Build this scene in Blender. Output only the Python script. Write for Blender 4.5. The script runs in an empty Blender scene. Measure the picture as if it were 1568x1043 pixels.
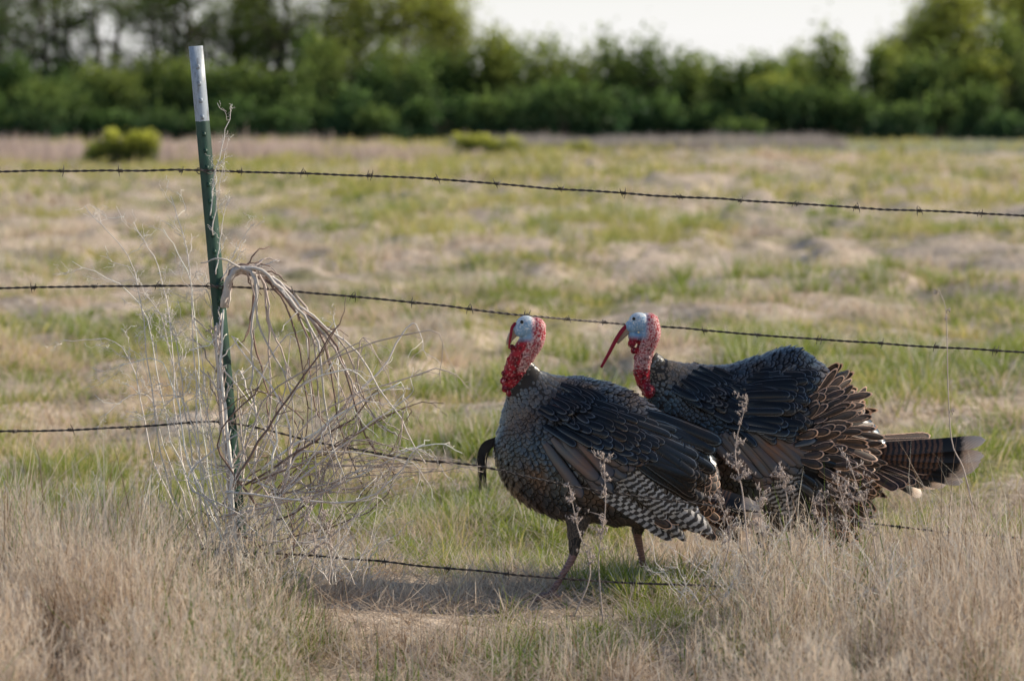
import bpy, bmesh, math, random
import numpy as np
from mathutils import Vector, Matrix, noise as mnoise
random.seed(7); rng=np.random.default_rng(7)
scene=bpy.context.scene
H=1.6; F=4355.0
def PP(px,py,D):
    return np.array([(px-784)*D/F, D, H-(py-180)*D/F])
# ---------------------------------------------------------------- materials
class NT:
    def __init__(s,name):
        s.m=bpy.data.materials.new(name); s.m.use_nodes=True
        s.t=s.m.node_tree; s.t.nodes.clear()
        s.out=s.t.nodes.new('ShaderNodeOutputMaterial')
    def n(s,typ,**k):
        x=s.t.nodes.new(typ)
        for a,b in k.items(): setattr(x,a,b)
        return x
    def l(s,a,b): s.t.links.new(a,b)
    def setin(s,sock,v):
        if hasattr(v,'is_output'): s.l(v,sock)
        else: sock.default_value=v
    def math(s,op,a,b=0.0,c=0.0):
        x=s.n('ShaderNodeMath',operation=op)
        s.setin(x.inputs[0],a); s.setin(x.inputs[1],b); s.setin(x.inputs[2],c)
        return x.outputs[0]
    def mix(s,f,a,b,mode='MIX'):
        x=s.n('ShaderNodeMix',data_type='RGBA',blend_type=mode)
        s.setin(x.inputs[0],f)
        s.setin(x.inputs[6],a if hasattr(a,'is_output') else (*a,1)); s.setin(x.inputs[7],b if hasattr(b,'is_output') else (*b,1))
        return x.outputs[2]
    def ramp(s,f,stops,interp='LINEAR'):
        x=s.n('ShaderNodeValToRGB'); x.color_ramp.interpolation=interp
        cr=x.color_ramp
        while len(cr.elements)<len(stops): cr.elements.new(0.5)
        for e,(p,c) in zip(cr.elements,stops):
            e.position=p; e.color=(*c,1)
        s.setin(x.inputs[0],f); return x.outputs[0]
    def noise(s,scale,detail=3,coord='Object',rough=0.5,stretch=None):
        tc=s.n('ShaderNodeTexCoord'); o=tc.outputs[coord]
        if stretch:
            mp=s.n('ShaderNodeMapping'); mp.inputs['Scale'].default_value=stretch
            s.l(o,mp.inputs[0]); o=mp.outputs[0]
        x=s.n('ShaderNodeTexNoise'); x.inputs['Scale'].default_value=scale
        x.inputs['Detail'].default_value=detail; x.inputs['Roughness'].default_value=rough
        s.l(o,x.inputs['Vector']); return x.outputs[0]
    def finish(s,col,rough=0.6,metal=0.0,spec=0.5,trans=0.0,bump=None,bumpd=0.1,bstr=0.5,sss=0):
        p=s.n('ShaderNodeBsdfPrincipled')
        s.setin(p.inputs['Base Color'],col if hasattr(col,'is_output') else (*col,1))
        s.setin(p.inputs['Roughness'],rough); s.setin(p.inputs['Metallic'],metal)
        s.setin(p.inputs['Specular IOR Level'],spec)
        if bump is not None:
            b=s.n('ShaderNodeBump'); b.inputs['Strength'].default_value=bstr; b.inputs['Distance'].default_value=bumpd
            s.l(bump,b.inputs['Height']); s.l(b.outputs[0],p.inputs['Normal'])
        if trans>0:
            t=s.n('ShaderNodeBsdfTranslucent'); s.setin(t.inputs[0],col if hasattr(col,'is_output') else (*col,1))
            mx=s.n('ShaderNodeMixShader'); mx.inputs[0].default_value=trans
            s.l(p.outputs[0],mx.inputs[1]); s.l(t.outputs[0],mx.inputs[2]); s.l(mx.outputs[0],s.out.inputs[0])
        else: s.l(p.outputs[0],s.out.inputs[0])
        return s.m
    def attr(s):
        a=s.n('ShaderNodeAttribute'); a.attribute_name='Col'; return a
def plant_mat(name,trans,rough=0.7,spec=0.2):
    t=NT(name); a=t.attr(); return t.finish(a.outputs['Color'],rough=rough,spec=spec,trans=trans)
M_grass=plant_mat('grass_blades',0.42)
M_leaf=plant_mat('leaves',0.5,0.6)
M_twig=plant_mat('dry_twig',0.0,0.8)
t=NT('bark'); M_bark=t.finish(t.ramp(t.noise(3,5),[(0.3,(0.05,0.04,0.032)),(0.7,(0.16,0.125,0.10))]),rough=0.9)
t=NT('ground_soil')
n1=t.noise(1.1,6,rough=0.65); n2=t.noise(14,5,rough=0.7); n3=t.noise(0.07,4)
c=t.ramp(n2,[(0.3,(0.14,0.10,0.08)),(0.45,(0.52,0.41,0.31)),(0.64,(0.82,0.69,0.57))])
g=t.ramp(n2,[(0.3,(0.09,0.09,0.03)),(0.7,(0.42,0.39,0.14))])
f=t.ramp(t.math('ADD',t.math('MULTIPLY',n1,0.6),t.math('MULTIPLY',n3,0.4)),[(0.50,(0,0,0)),(0.58,(0.75,0.75,0.75))])
M_ground=t.finish(t.mix(f,c,g),rough=0.95,spec=0.1,bump=n2,bumpd=0.06,bstr=0.9)
t=NT('post_paint')
tc=t.n('ShaderNodeTexCoord'); sx=t.n('ShaderNodeSeparateXYZ'); t.l(tc.outputs['Object'],sx.inputs[0])
nz=t.noise(18,5,rough=0.7)
zz=t.math('ADD',sx.outputs[2],t.math('MULTIPLY',t.math('SUBTRACT',nz,0.5),0.02))
top=t.math('GREATER_THAN',zz,1.60)
gr=t.ramp(t.noise(30,6,rough=0.7,stretch=(1,1,.3)),[(0.32,(0.012,0.035,0.028)),(0.55,(0.022,0.08,0.052)),(0.68,(0.05,0.12,0.09)),(0.78,(0.2,0.15,0.11))])
wh=t.ramp(t.noise(40,6,rough=0.8,stretch=(1,1,.3)),[(0.35,(0.20,0.21,0.22)),(0.5,(0.36,0.42,0.49)),(0.75,(0.50,0.54,0.60))])
M_post=t.finish(t.mix(top,gr,wh),rough=0.45,spec=0.5)
t=NT('rusty_wire'); M_wire=t.finish(t.ramp(t.noise(60,3),[(0.3,(0.035,0.03,0.03)),(0.7,(0.17,0.145,0.13))]),rough=0.5,metal=0.5)
# feathers: Col = (edge, random, along), alpha = across
def feather_mat(name,stops,metal=0.2,rough=0.42,trans=0.0,use='edge',bars=None,var=0.6,jit=0.1,gain=1.0,pos=None):
    t=NT(name); a=t.attr(); s=t.n('ShaderNodeSeparateColor'); t.l(a.outputs['Color'],s.inputs[0])
    fe,rn,v=s.outputs[0],s.outputs[1],s.outputs[2]
    nz=t.noise(90,4,rough=0.7); nzc=t.math('SUBTRACT',nz,0.5)
    x=fe if use=='edge' else v
    x=t.math('ADD',x,t.math('MULTIPLY',nzc,jit))
    col=t.ramp(x,stops)
    if bars:
        N,k,cA,cB,vmax,thr=bars
        uu=t.math('ABSOLUTE',t.math('SUBTRACT',a.outputs['Alpha'],0.5))
        ph=t.math('ADD',t.math('MULTIPLY',v,N*6.283),t.math('MULTIPLY',uu,k))
        ph=t.math('ADD',ph,t.math('ADD',t.math('MULTIPLY',rn,5.0),t.math('MULTIPLY',nzc,5.0)))
        w=t.math('SINE',ph)
        bw=t.ramp(t.math('MULTIPLY_ADD',w,0.5,0.5),[(thr-0.12,cA),(thr+0.12,cB)])
        f=t.math('LESS_THAN',x,vmax)
        col=t.mix(f,col,bw)
    wv=t.math('SINE',t.math('ADD',t.math('MULTIPLY',v,170.0),t.math('MULTIPLY',a.outputs['Alpha'],30.0)))
    br=t.math('ADD',t.math('MULTIPLY_ADD',rn,var,1-var*0.5),t.math('MULTIPLY',wv,0.10))
    br=t.math('MULTIPLY',br,gain)
    cc=t.n('ShaderNodeVectorMath',operation='SCALE'); t.l(col,cc.inputs[0]); t.l(br,cc.inputs['Scale'])
    o=cc.outputs[0]
    if metal>0:
        ir=t.ramp(t.noise(9,3),[(0.35,(0.75,1.0,1.15)),(0.5,(1,1,1)),(0.65,(1.4,1.0,.72))])
        o=t.mix(1.0,o,ir,'MULTIPLY')
    return t.finish(o,rough=rough,metal=metal,spec=0.6,trans=trans)
FM={}
FM['breast']=feather_mat('breast_feather',[(0.0,(0.075,0.073,0.077)),(0.55,(0.125,0.113,0.108)),(0.66,(0.010,0.009,0.009)),(0.90,(0.010,0.009,0.009)),(0.98,(0.16,0.125,0.10))],metal=0.55,rough=0.32,var=.25,jit=.08)
FM['neck']=feather_mat('neck_feather',[(0.0,(0.10,0.11,0.12)),(0.7,(0.16,0.155,0.15)),(0.85,(0.03,0.028,0.028))],metal=0.4,rough=0.36,var=.25)
FM['back']=feather_mat('back_feather',[(0.0,(0.045,0.05,0.057)),(0.55,(0.14,0.145,0.155)),(0.72,(0.014,0.014,0.018)),(0.95,(0.009,0.009,0.011))],metal=0.55,rough=0.30,var=.4)
FM['covert']=feather_mat('covert_feather',[(0.0,(0.013,0.014,0.017)),(0.52,(0.018,0.019,0.023)),(0.66,(0.15,0.155,0.165)),(0.76,(0.014,0.014,0.017)),(0.95,(0.006,0.006,0.007))],metal=0.55,rough=0.26,var=.6,jit=.25)
FM['bronze']=feather_mat('bronze_feather',[(0.0,(0.15,0.10,0.08)),(0.7,(0.115,0.076,0.064)),(0.88,(0.012,0.012,0.014))],metal=0.4,rough=0.33,var=0.3)
FM['barred']=feather_mat('barred_wing_feather',[(0.0,(0.3,0.28,0.27)),(1.0,(0.3,0.28,0.27))],metal=0.0,rough=0.5,use='v',bars=(13,5.0,(0.04,0.035,0.034),(0.56,0.53,0.51),2.0,0.58),var=0.5,trans=0.08)
FM['tail']=feather_mat('tail_feather',[(0.0,(0.03,0.018,0.014)),(0.62,(0.03,0.018,0.014)),(0.66,(0.01,0.009,0.009)),(0.80,(0.014,0.011,0.010)),(0.84,(0.60,0.46,0.36)),(1.0,(0.80,0.70,0.62))],metal=0.0,rough=0.5,use='v',bars=(22,3.0,(0.02,0.015,0.014),(0.15,0.075,0.045),0.66,0.5),var=0.5,jit=0.08,trans=0.2)
FM['rump']=feather_mat('rump_feather',[(0.0,(0.03,0.022,0.02)),(0.35,(0.12,0.07,0.045)),(0.50,(0.010,0.009,0.009)),(0.72,(0.022,0.016,0.014)),(0.82,(0.68,0.40,0.26)),(1.0,(0.82,0.58,0.44))],metal=0.0,rough=0.5,trans=0.28,var=0.9,jit=0.4)
FM['thigh']=feather_mat('thigh_feather',[(0.0,(0.06,0.045,0.04)),(0.7,(0.04,0.032,0.028)),(0.95,(0.18,0.13,0.10))],metal=0.0,rough=0.6)
t=NT('bird_skin'); a=t.attr(); nb=t.noise(260,3)
M_skin=t.finish(a.outputs['Color'],rough=0.5,spec=0.3,bump=nb,bumpd=0.002,bstr=0.5,trans=0.15)
t=NT('leg_skin'); M_leg=t.finish(t.ramp(t.noise(120,3,stretch=(.4,.4,2)),[(0.35,(0.16,0.085,0.08)),(0.65,(0.38,0.22,0.20))]),rough=0.45)
t=NT('beak_horn'); M_beak=t.finish((0.42,0.30,0.22),rough=0.35)
t=NT('eye_black'); M_eye=t.finish((0.01,0.007,0.005),rough=0.08)
t=NT('under_plumage'); M_under=t.finish((0.03,0.026,0.025),rough=0.8)
# ---------------------------------------------------------------- mesh helpers
def link(o,parent=None):
    scene.collection.objects.link(o)
    if parent: o.parent=parent
    return o
def fast_mesh(name,V,Fc,col=None,mat=None,parent=None,smooth=False,origin=None,mats_idx=None):
    V=np.asarray(V,dtype=np.float32); Fc=np.asarray(Fc,dtype=np.int32); k=Fc.shape[1]
    if origin is not None: V=V-np.asarray(origin,dtype=np.float32)
    me=bpy.data.meshes.new(name)
    me.vertices.add(len(V)); me.vertices.foreach_set('co',V.ravel())
    me.loops.add(Fc.size); me.loops.foreach_set('vertex_index',Fc.ravel())
    me.polygons.add(len(Fc)); me.polygons.foreach_set('loop_start',np.arange(0,Fc.size,k,dtype=np.int32))
    me.update(calc_edges=True)
    if smooth: me.polygons.foreach_set('use_smooth',np.ones(len(Fc),dtype=bool))
    if col is not None:
        ca=me.color_attributes.new('Col','FLOAT_COLOR','POINT')
        c=np.ones((len(V),4),dtype=np.float32); c[:,:col.shape[1]]=col
        ca.data.foreach_set('color',c.ravel())
    for m in (mat if isinstance(mat,list) else [mat]): me.materials.append(m)
    o=bpy.data.objects.new(name,me); link(o,parent)
    return o
class Acc:
    def __init__(s): s.V=[];s.F=[];s.C=[];s.n=0
    def add(s,V,Fc,C=None):
        V=np.asarray(V); s.V.append(V); s.F.append(np.asarray(Fc)+s.n); s.n+=len(V)
        if C is not None: s.C.append(np.broadcast_to(np.asarray(C,dtype=float),(len(V),len(C) if np.ndim(C)==1 else np.shape(C)[1])))
    def build(s,name,mat,**k):
        return fast_mesh(name,np.vstack(s.V),np.vstack(s.F),col=np.vstack(s.C) if s.C else None,mat=mat,**k)
def crom(P,n):
    P=np.asarray(P,dtype=float); m=len(P)
    if m==2:
        tt=np.linspace(0,1,n)[:,None]; return P[0]*(1-tt)+P[1]*tt
    Q=np.vstack([2*P[0]-P[1],P,2*P[-1]-P[-2]])
    ts=np.linspace(0,m-1-1e-9,n); out=[]
    i=ts.astype(int); u=(ts-i)[:,None]
    a,b,c,d=Q[i],Q[i+1],Q[i+2],Q[i+3]
    return 0.5*((2*b)+(-a+c)*u+(2*a-5*b+4*c-d)*u**2+(-a+3*b-3*c+d)*u**3)
def tube(acc,P,R,n=None,seg=6,col=None):
    P=np.asarray(P,dtype=float); R=np.asarray(R,dtype=float)
    if R.ndim==0: R=np.full(len(P),float(R))
    if n: 
        X=crom(np.hstack([P,R[:,None]]),n); P=X[:,:3]; R=np.maximum(X[:,3],1e-4)
    T=np.gradient(P,axis=0); T/=np.linalg.norm(T,axis=1)[:,None]+1e-9
    ref=np.array([0,0,1.0]) if abs(T[:,2]).mean()<0.8 else np.array([0,1.0,0])
    A=np.cross(T,ref); A/=np.linalg.norm(A,axis=1)[:,None]+1e-9; B=np.cross(T,A)
    th=np.linspace(0,2*math.pi,seg,endpoint=False)
    V=P[:,None,:]+R[:,None,None]*(A[:,None,:]*np.cos(th)[None,:,None]+B[:,None,:]*np.sin(th)[None,:,None])
    V=V.reshape(-1,3); m=len(P)
    i=np.arange(m-1)[:,None]*seg; j=np.arange(seg)[None,:]; j2=(j+1)%seg
    Fq=np.stack([i+j,i+j2,i+seg+j2,i+seg+j],-1).reshape(-1,4)
    V=np.vstack([V,P[0],P[-1]]); e0=m*seg; e1=e0+1
    capq=[]
    if seg%2==0:
        for q in range(0,seg,2):
            capq.append([e0,(q+2)%seg,(q+1)%seg,q]); capq.append([e1,(m-1)*seg+q,(m-1)*seg+q+1,(m-1)*seg+(q+2)%seg])
        Fq=np.vstack([Fq,np.array(capq)])
    if col is not None: acc.add(V,Fq,col)
    else: acc.add(V,Fq)
# value noise
_perm=rng.random((256,256))
def vn(x,y):
    x=np.asarray(x,float); y=np.asarray(y,float)
    xi=np.floor(x).astype(int); yi=np.floor(y).astype(int); fx=x-xi; fy=y-yi
    fx=fx*fx*(3-2*fx); fy=fy*fy*(3-2*fy)
    g=lambda a,b:_perm[a%256,b%256]
    return (g(xi,yi)*(1-fx)+g(xi+1,yi)*fx)*(1-fy)+(g(xi,yi+1)*(1-fx)+g(xi+1,yi+1)*fx)*fy
def fbm(x,y): return 0.55*vn(x,y)+0.3*vn(x*2.1+7,y*2.1+3)+0.15*vn(x*4.3+1,y*4.3+9)
def gh(x,y):
    x=np.asarray(x,float); y=np.asarray(y,float)
    damp=1-0.9*np.exp(-((x-0.6)**2/2.0+(y-9.3)**2/0.9))
    near=np.exp(-np.maximum(y-120,0)/40)
    a=np.clip((y-9)/6,.55,1.0)+np.clip((y-25)/60,0,.8)
    b=.08+.10*np.clip((y-11)/6,0,1)
    return ((fbm(x/1.2,y/1.8)-0.5)*0.40*a*near+(vn(x/.40+9,y/.55)-0.5)*b*near)*damp+(fbm(x/14,y/14)-.5)*0.25*np.clip((y-14)/30,0,1)
# ---------------------------------------------------------------- ground
ys=np.concatenate([np.linspace(-40,4,16)[:-1],np.geomspace(4,70,520),np.geomspace(72,4000,90)])
tt=np.linspace(-1,1,361)
u=np.sign(tt)*(0.12*abs(tt)+0.88*abs(tt)**4)
hw=np.abs(ys)*0.75+32
X=u[None,:]*hw[:,None]; Y=np.broadcast_to(ys[:,None],X.shape); Z=gh(X,Y)
V=np.stack([X,Y,Z],-1).reshape(-1,3); nr,nc=X.shape
i=np.arange(nr-1)[:,None]*nc; j=np.arange(nc-1)[None,:]
Fq=np.stack([i+j,i+j+1,i+nc+j+1,i+nc+j],-1).reshape(-1,4)
fast_mesh('ground',V,Fq,mat=M_ground,smooth=True)
# ---------------------------------------------------------------- grass
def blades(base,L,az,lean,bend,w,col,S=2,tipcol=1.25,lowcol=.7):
    N=len(base); d=np.stack([np.cos(az),np.sin(az)],-1)
    wa=rng.uniform(0,math.pi,N); wd=np.stack([np.cos(wa),np.sin(wa)*0.6,np.zeros(N)],-1)
    p=base.astype(float).copy(); vs=[];cs=[]
    for k in range(S+1):
        if k>0:
            an=lean+bend*(k-0.5)/S
            p=p+(L/S)[:,None]*np.stack([np.sin(an)*d[:,0],np.sin(an)*d[:,1],np.cos(an)],-1)
        c=np.minimum(col*(lowcol+(tipcol-lowcol)*k/S),.9)  # darker blade base: shade low in the grass painted into the colour
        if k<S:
            ww=(w*(1-k/S)**0.6*0.5)[:,None]
            vs+= [p-wd*ww,p+wd*ww]; cs+=[c,c]
        else: vs.append(p); cs.append(c)
    nv=2*S+1
    V=np.stack(vs,1).reshape(-1,3); C=np.stack(cs,1).reshape(-1,3)
    tr=[]
    for k in range(S-1):
        a=2*k; tr+=[[a,a+1,a+3],[a,a+3,a+2]]
    tr.append([2*S-2,2*S-1,2*S])
    tr=np.array(tr); T=(np.arange(N)[:,None,None]*nv+tr[None]).reshape(-1,3)
    return V,T,C
DRY=np.array([0.80,0.62,0.45]); DRY2=np.array([0.40,0.27,0.18]); PALE=np.array([0.90,0.80,0.68])
GRN=np.array([0.17,0.27,0.045]); GRN2=np.array([0.42,0.45,0.09]); YEL=np.array([0.68,0.58,0.21])
def mixc(a,b,t): return a*(1-t)[:,None]+b*t[:,None]
acc=Acc()
for (y0,y1,dens,w,hs,ts) in [(9.0,14,3600,.0038,1.0,.22),(14,25,800,.008,1.2,.4),(25,50,180,.018,1.7,.8),(50,110,34,.048,2.4,1.6),(110,190,8,.11,2.8,3)]:
    area=0.25*(y1**2-y0**2); n=int(area*dens)
    y=np.sqrt(rng.uniform(y0**2,y1**2,n)); x=rng.uniform(-1,1,n)*0.25*y
    p1=fbm(x/0.9+3,y/1.6+5); p2=fbm(x/ts,y/ts/1.6); p3=fbm(x/5+20,y/9+11); p4=fbm(x/ts/2.5+40,y/ts/3.5+2)
    gf=np.clip((p1*0.45+p3*0.4+p4*.35-0.605+np.clip((y-30)/260,0,.06)+np.clip((13-y)/30,0,.07)-.03*np.exp(-((y-26)/11)**2))*16,0,1)
    grn=rng.random(n)<gf*0.88
    tus=np.clip((p2-0.50)*9,0,1)*np.clip((p4-.35)*5,0.1,1)
    bare=(p4<.48)&(rng.random(n)<.88)
    col=mixc(np.broadcast_to(DRY,(n,3)),np.broadcast_to(PALE,(n,3)),np.clip(rng.random(n)*.6+(p3-.4)*2,0,1))
    col=np.where((rng.random(n)<0.10+.5*(p2<.42))[:,None],DRY2,col)
    gcol=mixc(np.broadcast_to(GRN,(n,3)),np.broadcast_to(GRN2,(n,3)),rng.random(n))
    gcol=np.where((y>30)[:,None],0.55*gcol+0.45*YEL,gcol)
    gcol=np.where(((y>14)&(y<=30))[:,None],0.8*gcol+0.2*YEL,gcol)
    gcol=np.where((rng.random(n)<.25)[:,None],YEL,gcol)
    col=np.where(grn[:,None],gcol,col)
    feet=np.exp(-((x-.3)**2/.25+(y-9.3)**2/.12))
    L=hs*np.where(grn,rng.uniform(.03,.075,n)*(0.7+2.4*tus),rng.uniform(.05,.12,n)*(0.4+1.2*tus))*(1-.6*feet)
    lean=np.where(grn,rng.uniform(0,.7,n),rng.uniform(.7,1.6,n)-0.7*tus)
    b=np.stack([x,y,gh(x,y)-0.005],-1); kp=~bare
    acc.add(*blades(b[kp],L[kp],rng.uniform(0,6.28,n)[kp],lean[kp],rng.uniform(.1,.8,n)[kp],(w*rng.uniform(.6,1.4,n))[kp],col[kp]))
for k in range(1700):
    y=math.sqrt(random.uniform(11**2,85**2)) if k%2 else random.uniform(11,30); x=random.uniform(-.24,.24)*y
    if y<14 and abs(x)<.2: continue
    cf=float(fbm(x/2.5+77,y/4+13))
    if cf<.47: continue
    sc=random.uniform(.5,1.6); r0=(.09+.007*y)*sc; m=int(80*sc*(1 if y<25 else .6)); ww=.0045*(y/11)**1.1
    rr=np.abs(rng.normal(size=m))*r0*.7; a=rng.uniform(0,6.28,m)
    bx=x+rr*np.cos(a)*1.8; by=y+rr*np.sin(a)
    g=random.random(); base=GRN*.5+GRN2*.5 if g<.5 else (YEL if g<.7 else DRY)
    col=base*rng.uniform(.7,1.3,m)[:,None]
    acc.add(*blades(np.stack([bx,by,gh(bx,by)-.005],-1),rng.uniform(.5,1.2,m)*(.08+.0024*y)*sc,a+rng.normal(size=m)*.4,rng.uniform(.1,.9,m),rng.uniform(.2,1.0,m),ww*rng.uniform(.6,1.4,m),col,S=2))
acc.build('field_grass',M_grass)
# foreground matted dry grass
acc=Acc()
n=150000
y=rng.uniform(6.6,9.2,n); x=rng.uniform(-0.27,0.27,n)*y
pxx=784+x*F/y
lf=np.clip((500-pxx)/260,0,1); rf=np.clip((pxx-1040)/240,0,1)
mid=1-np.maximum(lf,rf)
cl=fbm(x/0.19+31,y/0.19)
keep=rng.random(n)<np.clip(0.03+0.9*np.maximum(lf,rf)*np.clip(cl*7-3.2,0,1)+0.6*mid*np.clip((cl-0.40)*6,0,1)*np.clip((8.8-y)*2.5,0.05,1),0,1)
x,y,lf,rf,mid,cl=[a[keep] for a in (x,y,lf,rf,mid,cl)]; n=len(x)
gm=rng.random(n)<mid*0.5*(fbm(x/.4+2,y/.4+8)>0.5)+.5*(fbm(x/.4+22,y/.4+8)>0.62)
hh=(0.06+.05*mid*np.clip((8.7-y)*2,0,1)+0.25*np.maximum(lf,rf)*np.clip(-.25+2.0*cl,0.1,2))*rng.uniform(.25,1.25,n)*np.clip((y-6.0)/1.8,0.6,1)
col=mixc(np.broadcast_to(DRY,(n,3)),np.broadcast_to(PALE,(n,3)),rng.random(n))
col=np.where((rng.random(n)<0.3)[:,None],DRY2*0.9,col); col=np.where(gm[:,None],GRN,col)
b=np.stack([x,y,gh(x,y)-0.01],-1)
azc=fbm(x/.35+60,y/.35+60)*20
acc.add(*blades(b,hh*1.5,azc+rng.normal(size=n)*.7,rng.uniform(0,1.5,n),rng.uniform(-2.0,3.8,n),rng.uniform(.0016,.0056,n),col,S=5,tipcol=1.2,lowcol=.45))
n=200000
y=rng.uniform(6.7,9.3,n); x=rng.uniform(-0.26,0.26,n)*y; pxx=784+x*F/y
sd=np.maximum(np.clip((480-pxx)/260,0,1),np.clip((pxx-1040)/240,0,1)); cl=fbm(x/0.19+31,y/0.19)
k=rng.random(n)<sd*np.clip(cl*7-3.2,0,1); x,y,cl=x[k],y[k],cl[k]; n=len(x)
b=np.stack([x,y,gh(x,y)+rng.uniform(.01,.30,n)**.8*cl*1.3],-1)
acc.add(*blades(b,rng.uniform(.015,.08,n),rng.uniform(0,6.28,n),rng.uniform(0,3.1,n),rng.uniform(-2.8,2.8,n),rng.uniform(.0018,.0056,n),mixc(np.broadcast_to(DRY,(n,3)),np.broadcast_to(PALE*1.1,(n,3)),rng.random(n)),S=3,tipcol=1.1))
n=60000
y=rng.uniform(6.6,12,n); x=rng.uniform(-0.27,0.27,n)*y
col=mixc(np.broadcast_to(DRY2,(n,3)),np.broadcast_to(PALE,(n,3)),rng.random(n)**.7)
b=np.stack([x,y,gh(x,y)+rng.uniform(0,.04,n)],-1)
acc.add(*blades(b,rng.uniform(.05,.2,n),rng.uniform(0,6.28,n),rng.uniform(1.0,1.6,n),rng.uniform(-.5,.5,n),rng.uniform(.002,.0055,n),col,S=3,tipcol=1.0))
acc.build('dry_foreground_grass',M_grass)
# green tufts
acc=Acc()
for (px,py,rad,nn,hgt) in [(985,915,.18,2800,.13),(745,790,.4,4600,.12),(800,850,.35,3800,.11),(700,690,.5,4000,.15),(640,600,.9,4200,.18),(120,745,.5,2600,.13),(440,790,.4,2400,.12),(1060,965,.15,1000,.10),(1440,580,1.0,4800,.24),(60,530,1.0,3400,.2),(640,770,.3,1000,.1),(1500,700,.6,2000,.16),(250,530,.9,1800,.18),(1050,540,.9,2200,.18),(1200,450,1.6,2200,.25),(560,350,2.5,1800,.3),(900,330,3,1800,.3),(1350,350,3,1800,.3),(60,1010,.3,2500,.16),(300,1020,.3,1500,.14),(1300,1010,.3,1500,.14),(860,990,.3,1200,.08)]:
    D=H*F/(py-180); x0=(px-784)*D/F
    ncl=max(6,nn//60)
    for q in range(ncl):
        r=rad*math.sqrt(random.random()); a=random.uniform(0,6.28); cx=x0+r*math.cos(a)*1.4; cy=D+r*math.sin(a)*1.5
        if px<870 and abs(cy-9.35)<.25 and abs(cx-.2)<.12: continue
        m=int(60*random.uniform(.4,1.5)); s=random.uniform(.5,1.3); rr=np.abs(rng.normal(size=m))*.035*s*(D/10); aa=rng.uniform(0,6.28,m)
        x=cx+rr*np.cos(aa); y=cy+rr*np.sin(aa)
        col=mixc(np.broadcast_to(GRN,(m,3)),np.broadcast_to(GRN2,(m,3)),rng.random(m)); col=np.where((rng.random(m)<.2)[:,None],PALE*.9,col)
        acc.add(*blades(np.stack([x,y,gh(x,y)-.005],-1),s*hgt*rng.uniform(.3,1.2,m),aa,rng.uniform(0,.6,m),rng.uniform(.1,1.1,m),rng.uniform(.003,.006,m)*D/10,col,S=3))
acc.build('green_grass_tufts',M_grass)
# reeds band
acc=Acc(); n=15000
x=rng.uniform(-40,-1,n); y=rng.uniform(97,120,n)
hh=rng.uniform(.4,1.15,n)*(0.3+1.0*fbm(x/1.6,y/3))*np.clip((-x)/6,.35,1)
kp=fbm(x/2.2+5,y/6)>.38; 
col=mixc(np.broadcast_to(np.array([.50,.38,.32]),(n,3)),np.broadcast_to(np.array([.74,.60,.52]),(n,3)),rng.random(n))
acc.add(*blades(np.stack([x,y,gh(x,y)],-1)[kp],hh[kp],rng.uniform(0,6.28,n)[kp],rng.uniform(0,.3,n)[kp],rng.uniform(0,.5,n)[kp],rng.uniform(.04,.09,n)[kp],col[kp]))
n=9000; x=rng.uniform(-3,16,n); y=rng.uniform(135,160,n)
col=mixc(np.broadcast_to(np.array([.30,.27,.24]),(n,3)),np.broadcast_to(np.array([.48,.42,.38]),(n,3)),rng.random(n))
acc.add(*blades(np.stack([x,y,gh(x,y)],-1),rng.uniform(.4,1.0,n)*(.3+fbm(x/1.5,y/3)),rng.uniform(0,6.28,n),rng.uniform(0,.3,n),rng.uniform(0,.5,n),rng.uniform(.05,.1,n),col))
acc.build('dry_reeds',M_grass)
acc=Acc(); n=12000
x=rng.uniform(10,75,n); y=rng.uniform(125,182,n)
col=mixc(np.broadcast_to(np.array([.34,.38,.24]),(n,3)),np.broadcast_to(np.array([.46,.48,.34]),(n,3)),rng.random(n))
acc.add(*blades(np.stack([x,y,gh(x,y)],-1),rng.uniform(.2,.4,n),rng.uniform(0,6.28,n),rng.uniform(0,.5,n),rng.uniform(0,.5,n),rng.uniform(.08,.14,n),col))
acc.build('pale_meadow_grass',M_grass)
# ---------------------------------------------------------------- trees
def leaves(acc,C,size,col):
    n=len(C); a=rng.normal(size=(n,3)); a/=np.linalg.norm(a,axis=1)[:,None]
    b=np.cross(a,rng.normal(size=(n,3))); b/=np.linalg.norm(b,axis=1)[:,None]
    s=size[:,None]
    V=np.stack([C-a*s,C-b*s*.55,C+a*s,C+b*s*.55],1).reshape(-1,3)
    Fq=np.arange(4*n).reshape(-1,4)
    acc.add(V,Fq,np.repeat(col,4,axis=0))
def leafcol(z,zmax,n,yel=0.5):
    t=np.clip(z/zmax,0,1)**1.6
    lo=np.array([.022,.066,.038]); hi=np.array([.16,.24,.06])*(1-yel)+np.array([.42,.46,.09])*yel  # height gradient paints shaded lower and sunlit upper foliage into the leaves
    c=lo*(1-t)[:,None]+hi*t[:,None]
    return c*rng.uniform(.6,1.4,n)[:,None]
def rngn(s): return np.array([random.gauss(0,s),random.gauss(0,s),random.gauss(0,s)])
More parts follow.
